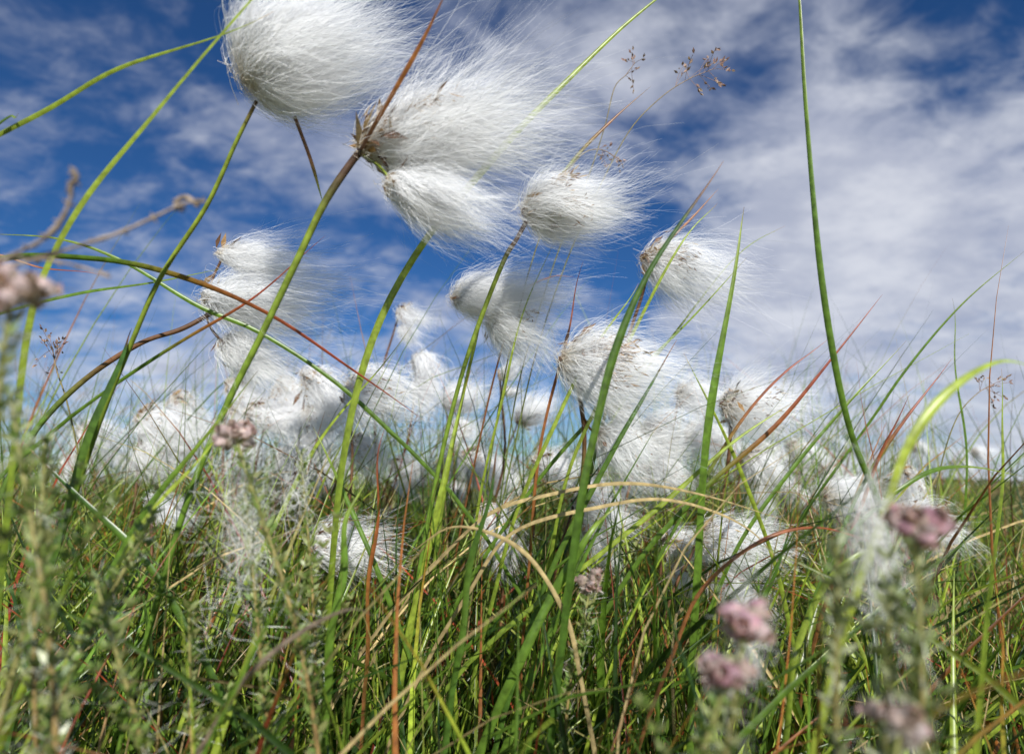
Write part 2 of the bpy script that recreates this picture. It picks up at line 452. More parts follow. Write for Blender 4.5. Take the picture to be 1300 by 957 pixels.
# ------------------------------------------------------------------ single blades
def single_blade(label, pts, d0, d1, wmm, kind='green', fold=.35, seed=0, name='sedge_blade', cat='grass blade', ground=True):
    r = np.random.default_rng(seed)
    P = path(pts, d0, d1, 36, ground)
    t = np.linspace(0, 1, len(P))
    P = P + (r.normal(0, .0012, 3) * np.sin(t * 7 + r.random() * 6)[:, None] + r.normal(0, .0008, 3) * np.sin(t * 15 + r.random() * 6)[:, None]) * (1 - t)[:, None]
    W = wmm / 1000 * np.clip(t / .38 + .05, 0, 1) * (1 + .06 * np.sin(t * 23 + seed))
    st = {'green': [(0, BROWN), (.05, YG), (.3, GREEN * 1.4), (1, GREEN)],
          'yellow': [(0, ORANGE), (.06, YG * 1.2), (.6, YG), (1, GREEN)],
          'bright': [(0, YG * 1.6), (.6, A_([.36, .42, .06])), (1, YG)],
          'dark': [(0, ORANGE * .7), (.10, BROWN), (.14, DGREEN * 1.8), (.5, GREEN), (1, DGREEN * 1.8)],
          'red': [(0, RED), (.22, RED), (.34, ORANGE * .7), (.5, GREEN * 1.2), (1, GREEN)],
          'rust': [(0, RED), (.5, ORANGE * .8), (1, BROWN)],
          'dead': [(0, STRAW * .8), (.5, STRAW), (1, STRAW * .6)],
          'grey': [(0, A_([.18, .14, .11])), (1, A_([.2, .15, .10]))]}[kind]
    ref = norm(A_([r.normal(0, .5), -1, r.normal(0, .5)]))[None, None, :]
    V, f = blades(P[None], W[None], fold, ref)
    mb = MB(); mb.add(V - P[-1], f, np.repeat(ramp(t, st), 3, 0))
    o = mb.build(name, M_DRY if kind in ('dead', 'grey') else M_BLADE)
    o.location = [float(c) for c in P[-1]]
    return tag(o, label, cat, 'long grass blades in front')

SB = [
 ('long curved green stem rising from bottom left of centre to an orange tip at top', [(850, -22), (836, -4), (790, 38), (730, 97), (660, 165), (600, 230), (542, 300), (490, 390), (455, 490), (432, 610), (418, 760)], .245, .225, 3.0, 'yellow'),
 ('thick yellow green stem leaning across the top left corner, left of the largest head', [(350, -34), (328, -6), (200, 138), (108, 243), (62, 330), (38, 420), (20, 560), (5, 700)], .17, .17, 2.0, 'yellow'),
 ('flat green blade slanting from left edge to the largest head', [(345, 14), (210, 68), (100, 115), (0, 170), (-120, 250)], .18, .19, 1.6, 'yellow'),
 ('short green blade tip entering at the left edge below the slanting blade', [(26, 136), (0, 156), (-60, 215)], .18, .19, 1.5, 'green'),
 ('tall slim green stem running the whole height at right', [(1018, -40), (1018, -5), (1021, 130), (1036, 290), (1058, 440), (1080, 550), (1112, 635), (1135, 720)], .22, .21, 2.2, 'green'),
 ('broad folded dark green blade with brown tip, right of centre', [(919, 206), (868, 275), (818, 360), (775, 460), (750, 560), (735, 660), (708, 870)], .20, .19, 2.8, 'dark'),
 ('straight pointed green blade standing right of the broad folded one', [(946, 256), (930, 350), (912, 480), (893, 620), (882, 760), (878, 880)], .235, .23, 3.6, 'green'),
 ('red-tipped blade pointing up right from the lower middle', [(1121, 372), (1060, 450), (985, 540), (900, 615), (820, 700), (760, 790)], .25, .25, 2.1, 'red'),
 ('broad blurred yellow green blade arching over at the right edge', [(1320, 470), (1258, 466), (1205, 495), (1160, 560), (1125, 640), (1090, 740), (1060, 850)], .13, .125, 2.4, 'bright'),
 ('thin dark blade reaching to the right edge above the arching blade', [(1304, 320), (1222, 385), (1150, 470), (1100, 540), (1030, 640)], .3, .32, 1.5, 'green'),
 ('green blade arching down from the left edge into the middle', [(-15, 293), (80, 303), (160, 333), (250, 388), (330, 425), (430, 490), (520, 570)], .22, .25, 1.8, 'green'),
 ('long low arching blade from the left edge ending in a red tip left of centre', [(538, 535), (450, 475), (340, 400), (230, 352), (120, 328), (-10, 330), (-130, 400)], .23, .2, 2.2, 'red'),
 ('thin upright blade standing against white cloud near the right edge', [(1208, 378), (1215, 450), (1222, 540), (1225, 640), (1222, 760)], .33, .33, 1.4, 'green'),
 ('fine pale blade slanting behind the broad folded blade', [(988, 293), (930, 330), (860, 420), (800, 500), (740, 600), (700, 700)], .33, .35, 1.4, 'yellow'),
 ('thin red-tipped blade crossing in front of the three-headed plant', [(414, 304), (330, 370), (240, 425), (160, 478), (90, 530)], .235, .22, 1.3, 'red'),
 ('short red blade standing right of the tall slim stem', [(1157, 503), (1122, 570), (1092, 640), (1060, 730)], .27, .27, 1.6, 'rust'),
 ('wide dark leaf sheath with cut brown top at left', [(172, 418), (150, 460), (118, 545), (84, 650), (60, 740)], .21, .2, 4.6, 'dark'),
 ('thin green blade lying level above the arching blade at left', [(280, 340), (200, 358), (100, 375), (0, 398), (-80, 430)], .24, .22, 1.3, 'green'),
 ('rusty orange upright stalk at bottom left of centre', [(492, 545), (478, 650), (468, 760), (462, 880)], .22, .21, 1.6, 'rust'),
 ('stout green blade rising at bottom centre with its tip under the two stacked heads', [(598, 470), (575, 560), (548, 680), (520, 800), (505, 880)], .25, .23, 2.8, 'yellow'),
 ('dry straw blade arching across the grass right of centre', [(1002, 662), (900, 625), (800, 612), (700, 627), (620, 655), (540, 730)], .22, .23, 1.6, 'dead'),
 ('dry straw blade curving below the other straw arch', [(1010, 735), (950, 665), (850, 634), (760, 645), (650, 680), (590, 760)], .21, .22, 1.4, 'dead'),
 ('grey-brown withered leaf curling at the bottom left foreground', [(482, 795), (430, 783), (380, 803), (320, 852), (280, 910)], .14, .13, 1.2, 'grey'),
 ('long thin blade leaning right from the middle toward the brown-flecked head', [(945, 330), (880, 400), (800, 480), (700, 590), (620, 700), (560, 800)], .28, .27, 1.8, 'green'),
 ('slender yellow blade pointing up right under the compact head', [(705, 300), (668, 400), (640, 500), (610, 620), (590, 760)], .29, .28, 1.5, 'yellow'),
 ('blade with rusty tip at lower right leaning left', [(1085, 455), (1100, 540), (1120, 640), (1130, 740)], .30, .30, 1.3, 'rust'),
 ('curved green blade sweeping right across the lower right corner', [(1298, 600), (1230, 590), (1160, 610), (1080, 680), (1030, 780)], .22, .21, 1.7, 'green'),
 ('thin upright green blade at far right edge', [(1268, 470), (1275, 560), (1268, 660), (1255, 780)], .27, .26, 1.4, 'yellow'),
 ('green blade slanting from bottom left toward the soft heads', [(330, 470), (250, 570), (180, 660), (120, 760), (80, 860)], .19, .18, 2.2, 'green'),
 ('low dark blade leaning left in the bottom left corner', [(30, 560), (110, 640), (190, 720), (250, 820)], .2, .2, 2.4, 'dark'),
 ('thick bottom blade crossing the lower centre toward the right', [(790, 640), (745, 690), (690, 770), (640, 880)], .2, .19, 3.0, 'green'),
 ('dark blade leaning right beside the bottom right heath flower', [(1010, 640), (985, 720), (950, 800), (930, 900)], .21, .2, 2.6, 'dark'),
 ('bright green blade bent over at bottom right', [(1160, 720), (1110, 700), (1050, 740), (1010, 830), (1000, 910)], .2, .19, 2.0, 'yellow'),
 ('fine rusty blade lying nearly level at mid left', [(130, 352), (60, 340), (-20, 322), (-90, 360)], .26, .24, 1.0, 'rust'),
 ('fine reddish blade poking up beside the two stacked heads', [(732, 345), (700, 346), (660, 380), (630, 470), (600, 600)], .31, .31, 1.0, 'rust'),
 ('rust-tipped blade rising right of the windswept right head', [(1052, 430), (1000, 470), (930, 560), (860, 660), (810, 760)], .28, .27, 1.6, 'red'),
 ('long thin blade crossing low behind the straight pointed one', [(1010, 510), (930, 560), (840, 640), (740, 720), (640, 800)], .24, .23, 2.0, 'yellow'),
 ('yellow blade slanting right through the soft heads left of centre', [(520, 420), (440, 520), (370, 620), (310, 740), (280, 860)], .26, .24, 2.0, 'yellow'),
 ('green blade leaning left under the largest second-row head', [(395, 540), (430, 620), (480, 720), (520, 830)], .24, .23, 2.0, 'green'),
 ('pale green blade slanting up from bottom left past the pink heath bud', [(300, 530), (235, 600), (165, 690), (110, 790)], .17, .16, 1.6, 'bright'),
 ('dark green blade leaning right across the brown-flecked head from below', [(862, 430), (820, 500), (770, 590), (700, 720), (660, 840)], .245, .23, 2.2, 'dark'),
 ('green blade pointing up right between the compact and ragged heads', [(805, 360), (770, 420), (715, 520), (660, 640), (620, 780)], .26, .25, 1.8, 'yellow'),
 ('thick green stem low left of centre beside the thick curved one', [(460, 600), (440, 680), (425, 780), (415, 880)], .19, .18, 2.6, 'green'),
 ('dark green blade upright at bottom right of the rusty stalk', [(640, 560), (610, 660), (590, 770), (575, 880)], .20, .19, 2.6, 'dark'),
 ('straw blade bowing left over the bottom centre', [(520, 700), (580, 670), (660, 700), (720, 780), (740, 870)], .2, .19, 1.5, 'dead'),
 ('rusty blade arching low across the lower right', [(1120, 690), (1040, 670), (960, 690), (890, 750), (850, 840)], .21, .2, 1.3, 'rust'),
 ('green blade with orange tip leaning right over the ragged head', [(908, 258), (872, 300), (825, 380), (770, 490), (720, 610), (690, 760)], .27, .26, 1.6, 'yellow'),
 ('long green blade slanting right below the thin dark one at right edge', [(1150, 430), (1085, 500), (1010, 590), (940, 690), (890, 800)], .27, .26, 2.0, 'green'),
 ('red-tipped blade leaning right just under the tall slim stem', [(1205, 455), (1150, 530), (1095, 620), (1045, 730)], .28, .27, 1.7, 'red'),
 ('green blade crossing left over the windswept right head', [(868, 448), (905, 520), (945, 610), (985, 720), (1010, 830)], .26, .25, 1.8, 'yellow'),
 ('rusty pointed blade between the two stacked heads and brown-flecked head', [(742, 330), (725, 400), (700, 500), (680, 620), (668, 760)], .28, .27, 1.4, 'rust'),
]
for i, b in enumerate(SB):
    single_blade(*b, seed=i)

# ------------------------------------------------------------------ grass masses (stuff)
def grass(name, label, N, dmin, dmax, hmin, hmax, w0, w1, pal, S, seed, droop, mat, lim0, limexp, azs=1.1, xm=2.15, t0s=.24, base_=(.07, .065, .026), floor=0, keep=None):
    r = np.random.default_rng(seed)
    d = np.sqrt(r.random(N) * (dmax ** 2 - dmin ** 2) + dmin ** 2)
    x = (r.random(N) - .5) * (xm * d + .15)
    az = r.normal(0.0, azs, N)
    D = np.stack([np.cos(az), np.sin(az), np.zeros(N)], -1)
    ln = r.uniform(hmin, hmax, N)
    t0 = r.normal(.14, t0s, N)[:, None]; t1 = (np.abs(r.normal(0, 1, N)) * droop + .08)[:, None]
    s = np.linspace(0, 1, S)[None, :]
    th = np.clip(t0 + t1 * s ** 1.6, -1, 2.4)
    st = (ln / (S - 1))[:, None, None] * (np.sin(th)[..., None] * D[:, None, :] + np.cos(th)[..., None] * A_([0, 0, 1.0]))
    P = np.cumsum(st, 1) - st[:, :1]
    P = P + np.stack([x, d, np.full(N, -.004)], -1)[:, None, :]
    side = np.cross(D, A_([0, 0, 1.0]))
    P += side[:, None, :] * (ln * r.normal(0, .12, N))[:, None, None] * (s ** 2)[..., None]
    P[..., 2] = np.maximum(P[..., 2], .001 + .02 * (s > .5))
    px, py, dp = proj(P)
    near = np.linalg.norm(P - CAM, axis=-1).min(1)
    ok = (near > .11) & (dp.min(1) > .075) & (py.min(1) > lim0 - r.exponential(limexp, N))
    if floor: ok &= py.min(1) < floor
    rightish = np.clip((px.max(1) - 1140) / 140, 0, 1)
    ok &= ~((py.min(1) < 628) & (r.random(N) < .8 * rightish) & (dmax < 5))
    if keep is not None:
        idx = np.where(ok)[0]
        if len(idx) > keep: ok[idx[keep:]] = False
    P = P[ok]; n = len(P); ln = ln[ok]
    wr = r.random(n) ** 1.6
    W = ((w0 + (w1 - w0) * wr)[:, None]) * np.clip((1 - s) / .55 + .05, 0, 1) * (.6 + .4 * np.clip(s * 5, 0, 1))
    ref = norm(np.stack([r.normal(0, 1, n), r.normal(0, 1, n), r.normal(0, .4, n)], -1))[:, None, :]
    V, f = blades(P, W, .3, ref)
    pa = A_([p_[0] for p_ in pal]); pw = A_([p_[1] for p_ in pal]); pw = pw / pw.sum()
    c0 = pa[r.choice(len(pal), n, p=pw)] * r.uniform(.5, 1.4, (n, 1))
    tipc = A_([GREEN, ORANGE, STRAW, RED])[r.choice(4, n, p=[.52, .20, .16, .12])]
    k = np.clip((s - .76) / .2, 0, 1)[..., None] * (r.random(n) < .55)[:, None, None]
    bk = np.clip(1 - s * 2.6, 0, 1)[..., None] * .7  # brownish blade feet, darkened further to paint shade deep in the grass
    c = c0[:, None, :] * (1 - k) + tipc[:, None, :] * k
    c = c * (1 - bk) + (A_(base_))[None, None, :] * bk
    mb = MB(); mb.add(V, f, np.repeat(c[:, :, None, :], 3, 2).reshape(-1, 3))
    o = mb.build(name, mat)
    return tag(o, label, 'grass', kind='stuff')

PG = [(GREEN, 4), (DGREEN, 3), (YG, 4.5), (GREEN * 1.5, 3), (YG * 1.4, 1.4), (ORANGE * .7, .4), (RED * .9, .25)]
PD = [(STRAW, 6), (STRAW * .6, 2.5), (ORANGE * .8, 1.6), (RED, 1.2), (A_([.2, .16, .12]), 1)]
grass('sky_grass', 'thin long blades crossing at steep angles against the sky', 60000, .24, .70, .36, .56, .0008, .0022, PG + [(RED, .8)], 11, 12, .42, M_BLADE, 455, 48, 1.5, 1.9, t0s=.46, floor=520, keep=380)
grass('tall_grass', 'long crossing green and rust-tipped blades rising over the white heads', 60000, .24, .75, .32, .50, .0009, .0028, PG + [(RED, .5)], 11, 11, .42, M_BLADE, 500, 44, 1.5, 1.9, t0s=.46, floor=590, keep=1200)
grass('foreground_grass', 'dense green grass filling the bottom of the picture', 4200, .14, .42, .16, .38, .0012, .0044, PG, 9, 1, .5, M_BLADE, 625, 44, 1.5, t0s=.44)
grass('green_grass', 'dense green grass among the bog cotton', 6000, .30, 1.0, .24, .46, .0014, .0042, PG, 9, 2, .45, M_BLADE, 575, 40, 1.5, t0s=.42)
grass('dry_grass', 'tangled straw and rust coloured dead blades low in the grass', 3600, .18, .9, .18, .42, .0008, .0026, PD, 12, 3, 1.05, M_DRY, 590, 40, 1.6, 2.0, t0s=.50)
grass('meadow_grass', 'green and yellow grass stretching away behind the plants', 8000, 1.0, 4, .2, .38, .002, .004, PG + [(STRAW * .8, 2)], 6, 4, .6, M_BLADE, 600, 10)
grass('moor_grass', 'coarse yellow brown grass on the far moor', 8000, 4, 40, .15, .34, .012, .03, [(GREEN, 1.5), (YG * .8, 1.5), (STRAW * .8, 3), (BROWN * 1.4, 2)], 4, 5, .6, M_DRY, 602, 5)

r = np.random.default_rng(31)
n = 1200
d = np.sqrt(r.random(n) * (45 ** 2 - 2.5 ** 2) + 2.5 ** 2); x = (r.random(n) - .5) * 2.1 * d
C = np.stack([x, d, r.uniform(.18, .32, n)], -1)
m = 14
B = np.repeat(C, m, 0) + r.normal(0, .006, (n * m, 3))
D = A_([1, 0, -.25]) + r.normal(0, .6, (n * m, 3))
v, f = leaves(B, D, r.uniform(.02, .045, n * m), .010, r)
mb = MB(); mb.add(v, f, A_([.85, .84, .81]))
o = mb.build('distant_bog_cotton', M_COT, None, False)
tag(o, 'white specks of bog cotton scattered over the far moor', 'bog cotton', kind='stuff')

# ------------------------------------------------------------------ heath sprigs
def sprig(label, px, py, d, leafy=.09, flowers=0, pink=0, seed=0, lean=0.0, green=None, big=1.0):
    r = np.random.default_rng(seed + 300)
    top = at(px, py, d)
    base = A_([top[0] + lean + r.normal(0, .02), top[1] + r.uniform(0, .03), -.004])
    P = catmull([top, top * .7 + base * .3 + A_([r.normal(0, .006), 0, .01]), top * .3 + base * .7 + A_([r.normal(0, .006), 0, 0]), base], 26)
    root = thing('heath_sprig', label, 'heath', base, 'cross-leaved heath sprigs')
    t = np.linspace(0, 1, len(P))
    v, f = tube(P, .0004 + .0004 * t, 6)
    mb = MB(); mb.add(v, f, np.repeat(ramp(t, [(0, A_([.28, .29, .10])), (.35, A_([.28, .18, .07])), (1, BROWN)]), 6, 0)); mb.build('stem', M_STEM, root)
    seg = np.linalg.norm(np.diff(P, axis=0), axis=1); cs = np.concatenate([[0], np.cumsum(seg)])
    q = np.arange(.001, min(leafy, cs[-1] * .9), .0023)
    B = np.stack([np.interp(q, cs, P[:, k]) for k in range(3)], -1)
    nb = 5
    Bq = np.repeat(B, nb, 0); m_ = len(Bq)
    a = r.random(m_) * 6.28
    D = np.stack([np.cos(a), np.sin(a), r.uniform(.5, 1.8, m_)], -1)
    v, f = leaves(Bq, D, r.uniform(.0030, .0050, m_), .0013, r)
    gc = A_([[.17, .26, .06], [.23, .31, .08], [.34, .38, .16], [.26, .27, .10]]) if green is None else green
    mb = MB(); mb.add(v, f, np.repeat(gc[r.integers(0, len(gc), m_)], 4, 0))
    for kk in range(2):
        j = r.integers(4, 11); a = r.random() * 6.28
        Q = P[j] + np.linspace(0, 1, 7)[:, None] * A_([math.cos(a) * .010, math.sin(a) * .010, r.uniform(.014, .024)])
        Bq = np.repeat(Q, 10, 0); a = r.random(len(Bq)) * 6.28
        D = np.stack([np.cos(a), np.sin(a), r.uniform(.6, 1.8, len(a))], -1)
        v, f = leaves(Bq, D, r.uniform(.002, .0038, len(a)), .0012, r)
        mb.add(v, f, np.repeat(gc[r.integers(0, len(gc), len(a))], 4, 0))
    Bq = np.repeat(B[:len(B) * 2 // 3], 3, 0)
    v, f = leaves(Bq, r.normal(size=Bq.shape) + A_([.5, 0, .2]), r.uniform(.004, .010, len(Bq)), .00014, r)
    mb.add(v, f, A_([.75, .75, .68]))
    mb.build('leaves', M_BLADE, root, False)
    for kk in range(flowers):
        a = kk * 2.399; e = r.uniform(-1.0, .8)
        ax = norm(A_([math.cos(a), math.sin(a), e]))
        ln = r.uniform(.0036, .0048) * big; R = ln * r.uniform(.38, .46)
        s = A_([0, .12, .35, .6, .82, .93, 1.0]); pr = A_([.15, .65, 1.0, .95, .55, .42, .62])
        c0 = top + r.normal(0, .0006, 3) + ax * .0004
        v, f = tube(c0 + ax * (s * ln)[:, None], pr * R, 9)
        base_c = [A_([.56, .36, .41]), A_([.54, .31, .37]), A_([.47, .36, .32]), A_([.64, .51, .51])]
        base_c = base_c[r.integers(0, 4) if pink == 0 or r.random() < .35 else pink - 1] * r.uniform(.82, 1.08)
        fm = MB(); fm.add(v, f, np.repeat(ramp(s, [(0, A_([.46, .40, .30])), (.25, base_c * 1.08), (.8, base_c), (1, A_([.34, .20, .18]))]), 9, 0))
        hb = np.repeat(c0 + ax * (s[1:5] * ln)[:, None], 8, 0)
        hv, hf = leaves(hb, r.normal(size=hb.shape), r.uniform(.0018, .0042, len(hb)), .00016, r)
        fm.add(hv, hf, A_([.76, .69, .67]))
        fm.build('flower', M_FLOWER, root)
    return root

SP = [
 ('heath sprig with blurred pink flower cluster at right edge of the grass', 1163, 668, .098, .09, 14, 0),
 ('heath sprig with rosy flower cluster at bottom right, the upper of two', 945, 785, .100, .08, 15, 1),
 ('heath sprig with deep pink flower cluster at bottom right, the lower of two', 922, 856, .098, .06, 13, 2),
 ('heath sprig with small dull pink bud cluster low in the middle', 750, 740, .20, .08, 12, 3),
 ('heath sprig with brownish pink flowers in the bottom right corner', 1142, 915, .085, .05, 5, 3),
 ('heath sprig with pale pink bud cluster standing at left among soft heads', 298, 550, .15, .10, 15, 4),
 ('heath sprig with dusky flower cluster cut by the left edge', 16, 368, .090, .04, 16, 4),
 ('leafy green heath sprig with pointed top left of the thick curved stem', 382, 575, .19, .12, 0, 0),
 ('tall green heath sprig near the left edge, level with the horizon', 58, 560, .13, .12, 0, 0),
 ('green heath sprig with orange stem in the bottom left corner', 46, 740, .12, .10, 0, 0),
 ('second heath sprig from the left along the bottom', 122, 735, .13, .10, 0, 0),
 ('heath sprig wrapped in white cotton fibres at left', 312, 625, .165, .12, 0, 0),
 ('blurred heath sprig rising along the left edge under the twig', 14, 500, .115, .14, 0, 0),
 ('pale green heath sprig left of the blurred pink cluster at right', 1062, 690, .105, .10, 0, 0),
 ('pale heath sprig in the bottom right under the blurred pink cluster', 1130, 745, .10, .09, 0, 0),
 ('heath sprig low in front between the grey withered leaf and the left corner', 240, 770, .16, .10, 0, 0),
 ('leaning heath sprig left of the pale pink bud cluster', 195, 650, .15, .12, 0, 0),
]
for i, b in enumerate(SP):
    lab, px, py, d, lf, fl, pk = b
    pale = A_([[.26, .31, .14], [.34, .36, .21], [.20, .24, .08]]) if px > 1000 else None
    sprig(lab, px, py, d, lf, fl, pk, seed=i, green=pale, lean=.02 if px < 640 else 0)

def wisp(label, px, py, d, size, n, seed):
    r = np.random.default_rng(seed)
    c = at(px, py, d); L = size * d / FP
    S = 12; s = np.linspace(-1, 1, S)[None, :]
    dr = norm(A_([.25, .1, -.9]) + r.normal(0, .35, (n, 3)))
    P = c + r.normal(0, .25, (n, 1, 3)) * L * A_([.35, .35, 1.3]) + dr[:, None, :] * (s * L * r.uniform(.15, .5, (n, 1)))[..., None]
    w1 = r.normal(0, .07, (n, 1, 3)); w2 = r.normal(0, .05, (n, 1, 3))
    P = P + L * (w1 * np.sin(s * 3 + r.random((n, 1)) * 6)[..., None] + w2 * np.sin(s * 6 + r.random((n, 1)) * 6)[..., None])
    V, f = ribbons(P, np.full((n, S), .00007), r)
    mb = MB(); mb.add(V - c, f, A_([.94, .93, .90]))
    o = mb.build('cotton_wisp', M_COT); o.location = [float(k) for k in c]
    tag(o, label, 'cotton fibres')
wisp('loose white cotton fibres caught on heath sprigs at left', 312, 645, .165, 150, 190, 1)
wisp('loose white cotton fibres caught beside the blurred pink heath at right', 1110, 690, .115, 130, 240, 2)
wisp('loose pale cotton fibres hanging on the heath near the left sprig with pointed top', 375, 610, .185, 90, 90, 3)
wisp('loose white cotton fibres clinging to the bottom right flower clusters', 950, 800, .11, 90, 90, 4)

# ------------------------------------------------------------------ dry twig at left
P = path([(95, 222), (84, 268), (60, 300), (20, 322), (-30, 345), (-90, 420)], .105, .108, 26)
root = thing('dry_twig', 'bare grey brown forked twig with knobbly buds reaching in at the left edge', 'twig', P[-1])
TW = A_([.33, .26, .20])
def twig_part(P, r0, r1, name):
    r = np.random.default_rng(len(P) + int(r0 * 1e6))
    R = np.linspace(r0, r1, len(P)) * (1 + .22 * r.normal(size=len(P)))
    v, f = tube(P, np.abs(R) + .00008, 8)
    mb = MB(); mb.add(v, f, TW)
    for j in range(1, len(P) - 1, 3):
        for _ in range(2):
            D = norm(r.normal(size=3)); B = P[j]
            v, f = tube(B + D * np.linspace(0, .0012, 4)[:, None], A_([.0002, .0003, .0002, .0001]), 6); mb.add(v, f, TW * .8)
    return mb.build(name, M_TWIG, root)
twig_part(P, .00025, .0005, 'main_branch')
twig_part(path([(262, 256), (235, 258), (195, 276), (150, 296), (100, 312), (40, 330), (-10, 345)], .115, .107, 22, False), .0002, .00035, 'side_branch')
twig_part(path([(232, 268), (222, 258), (236, 250), (252, 262)], .114, .116, 10, False), .0003, .0004, 'bud')
twig_part(path([(92, 214), (98, 226), (88, 238), (92, 250)], .104, .106, 10, False), .0003, .0003, 'bud')
twig_part(path([(140, 352), (100, 338), (60, 330), (20, 326)], .11, .108, 14, False), .00015, .00025, 'side_branch')

# ------------------------------------------------------------------ panicle stalks
def panicle(label, axis, d, seed, nbr=14, sp=.0026, blen=34):
    r = np.random.default_rng(seed + 40)
    P = path(axis, d, d, 40)
    root = thing('flowering_stalk', label, 'flowering stalk', P[-1], 'fine flowering stalks')
    v, f = tube(P, np.linspace(.0002, .0005, len(P)), 6)
    t = np.linspace(0, 1, len(P))
    mb = MB(); mb.add(v, f, np.repeat(ramp(t, [(0, A_([.30, .20, .15])), (.3, A_([.26, .21, .09])), (1, GREEN)]), 6, 0)); mb.build('stem', M_STEM, root)
    bm = MB(); B = []; D = []
    for k in range(nbr):
        j = r.integers(0, 9); b0 = P[j]
        T = norm(P[0] - P[8]); dv = norm(T * .7 + norm(r.normal(size=3)) * 1.0)
        L = blen * d / FP * r.uniform(.4, 1.2)
        Q = b0 + np.linspace(0, 1, 6)[:, None] * dv * L + A_([.12 * L, 0, -.18 * L]) * (np.linspace(0, 1, 6) ** 2)[:, None]
        v, f = tube(Q, .00012, 4); bm.add(v, f, A_([.34, .22, .17]))
        for q in (3, 4, 5, 5):
            B.append(Q[q] + r.normal(0, .0006, 3)); D.append(dv + r.normal(0, .5, 3))
    pn = bm.build('panicle', M_STEM, root)
    B = A_(B); D = A_(D)
    sm = MB()
    for _ in range(2):
        v, f = leaves(B, D, np.full(len(B), sp), sp * .42, r)
        cc = A_([[.42, .28, .21], [.52, .40, .30], [.32, .20, .17]])[r.integers(0, 3, len(B))]
        sm.add(v, f, np.repeat(cc, 4, 0))
    so = sm.build('spikelets', M_SCALE, None, False)
    so.data.transform(Matrix.Translation(-root.location)); so.parent = pn
    return root
panicle('flowering grass stalk with open brownish panicle at top, right of the compact head', [(905, 88), (872, 102), (838, 125), (800, 165), (765, 230), (720, 330), (680, 450), (650, 580)], .32, 1, 15, .0034, 36)
panicle('flowering grass stalk with small panicle above the compact head', [(806, 80), (795, 95), (780, 112), (768, 160), (745, 230), (705, 330), (660, 480), (640, 600)], .33, 2, 7, .0028, 22)
panicle('flowering grass stalk with panicle touching the top of the compact head', [(790, 205), (762, 190), (735, 200), (705, 250), (670, 350), (640, 480), (620, 600)], .30, 3, 7, .0026, 20)
panicle('faint flowering grass stalk at left under the twig', [(66, 440), (72, 470), (85, 510), (100, 580), (110, 660)], .26, 4, 12, .0022, 34)
panicle('faint flowering grass stalk near the right edge above the horizon', [(1262, 488), (1240, 500), (1215, 530), (1195, 590), (1180, 680)], .33, 5, 9, .0026, 24)

# ------------------------------------------------------------------ ground + hills
def sheet(xs, ys, zf, name, mat):
    X, Y = np.meshgrid(xs, ys)
    V = np.stack([X, Y, zf(X, Y)], -1)
    mb = MB(); mb.add(V, grid_faces(1, len(ys), len(xs)), A_([.1, .1, .05]))
    o = mb.build(name, mat); o['kind'] = 'structure'
    return o
def ground_mat():
    m, nt, out = new_mat('moor_ground'); N = nt.nodes.new; L = nt.links.new
    tc = N('ShaderNodeTexCoord')
    n1 = N('ShaderNodeTexNoise'); n1.inputs['Scale'].default_value = .35; n1.inputs['Detail'].default_value = 12; n1.inputs['Roughness'].default_value = .75
    L(tc.outputs['Object'], n1.inputs['Vector'])
    cr = N('ShaderNodeValToRGB'); e = cr.color_ramp.elements
    e[0].position = .3; e[0].color = (.03, .03, .012, 1); e[1].position = .75; e[1].color = (.30, .24, .14, 1)
    a = e.new(.45); a.color = (.06, .07, .022, 1); b = e.new(.58); b.color = (.15, .12, .05, 1)
    L(n1.outputs['Fac'], cr.inputs[0])
    p = N('ShaderNodeBsdfPrincipled'); p.inputs['Roughness'].default_value = .95; p.inputs['Specular IOR Level'].default_value = .05
    n2 = N('ShaderNodeTexNoise'); n2.inputs['Scale'].default_value = 60; n2.inputs['Detail'].default_value = 8
    L(tc.outputs['Object'], n2.inputs['Vector'])
    bu = N('ShaderNodeBump'); bu.inputs['Strength'].default_value = .8; bu.inputs['Distance'].default_value = .02
    L(n2.outputs['Fac'], bu.inputs['Height']); L(bu.outputs[0], p.inputs['Normal'])
    L(cr.outputs[0], p.inputs['Base Color']); L(p.outputs[0], out.inputs[0])
    return m
MG = ground_mat()
u = np.linspace(-1, 1, 121); xs = np.sign(u) * (np.abs(u) ** 3.5) * 900 + u * 4
w = np.linspace(0, 1, 130); ys = -4 + w * 8 + (w ** 4) * 900
def zf(X, Y):
    k = np.clip((np.hypot(X, Y) - 2) / 10, 0, 1)
    return k * (.06 * np.sin(X * .5 + 1) * np.cos(Y * .37) + .05 * np.sin(X * 1.3) * np.sin(Y * .9 + 2)) - .04 * k
sheet(xs, ys, zf, 'ground', MG)
hx = np.linspace(-700, 700, 160); hy = np.linspace(330, 800, 20)
def hz(X, Y):
    v = (Y - 330) / 470
    return -1 + np.sin(np.pi * np.clip(v, 0, 1)) * (7 + 4 * np.sin(X * .008 + 1) + 2.5 * np.sin(X * .023) + 1.2 * np.sin(X * .071) + .6 * np.sin(X * .19))
sheet(hx, hy, hz, 'hills', MG)

# ------------------------------------------------------------------ light + sky
S_ = norm(A_([.20, -.85, .47]))
el = math.asin(S_[2]); rot = math.atan2(S_[0], S_[1])
ld = bpy.data.lights.new('sun', 'SUN'); ld.energy = 5.0; ld.angle = math.radians(.5); ld.color = (1, .97, .91)
lo = bpy.data.objects.new('sun', ld); COL.objects.link(lo)
lo.rotation_euler = Vector(S_).to_track_quat('Z', 'Y').to_euler()

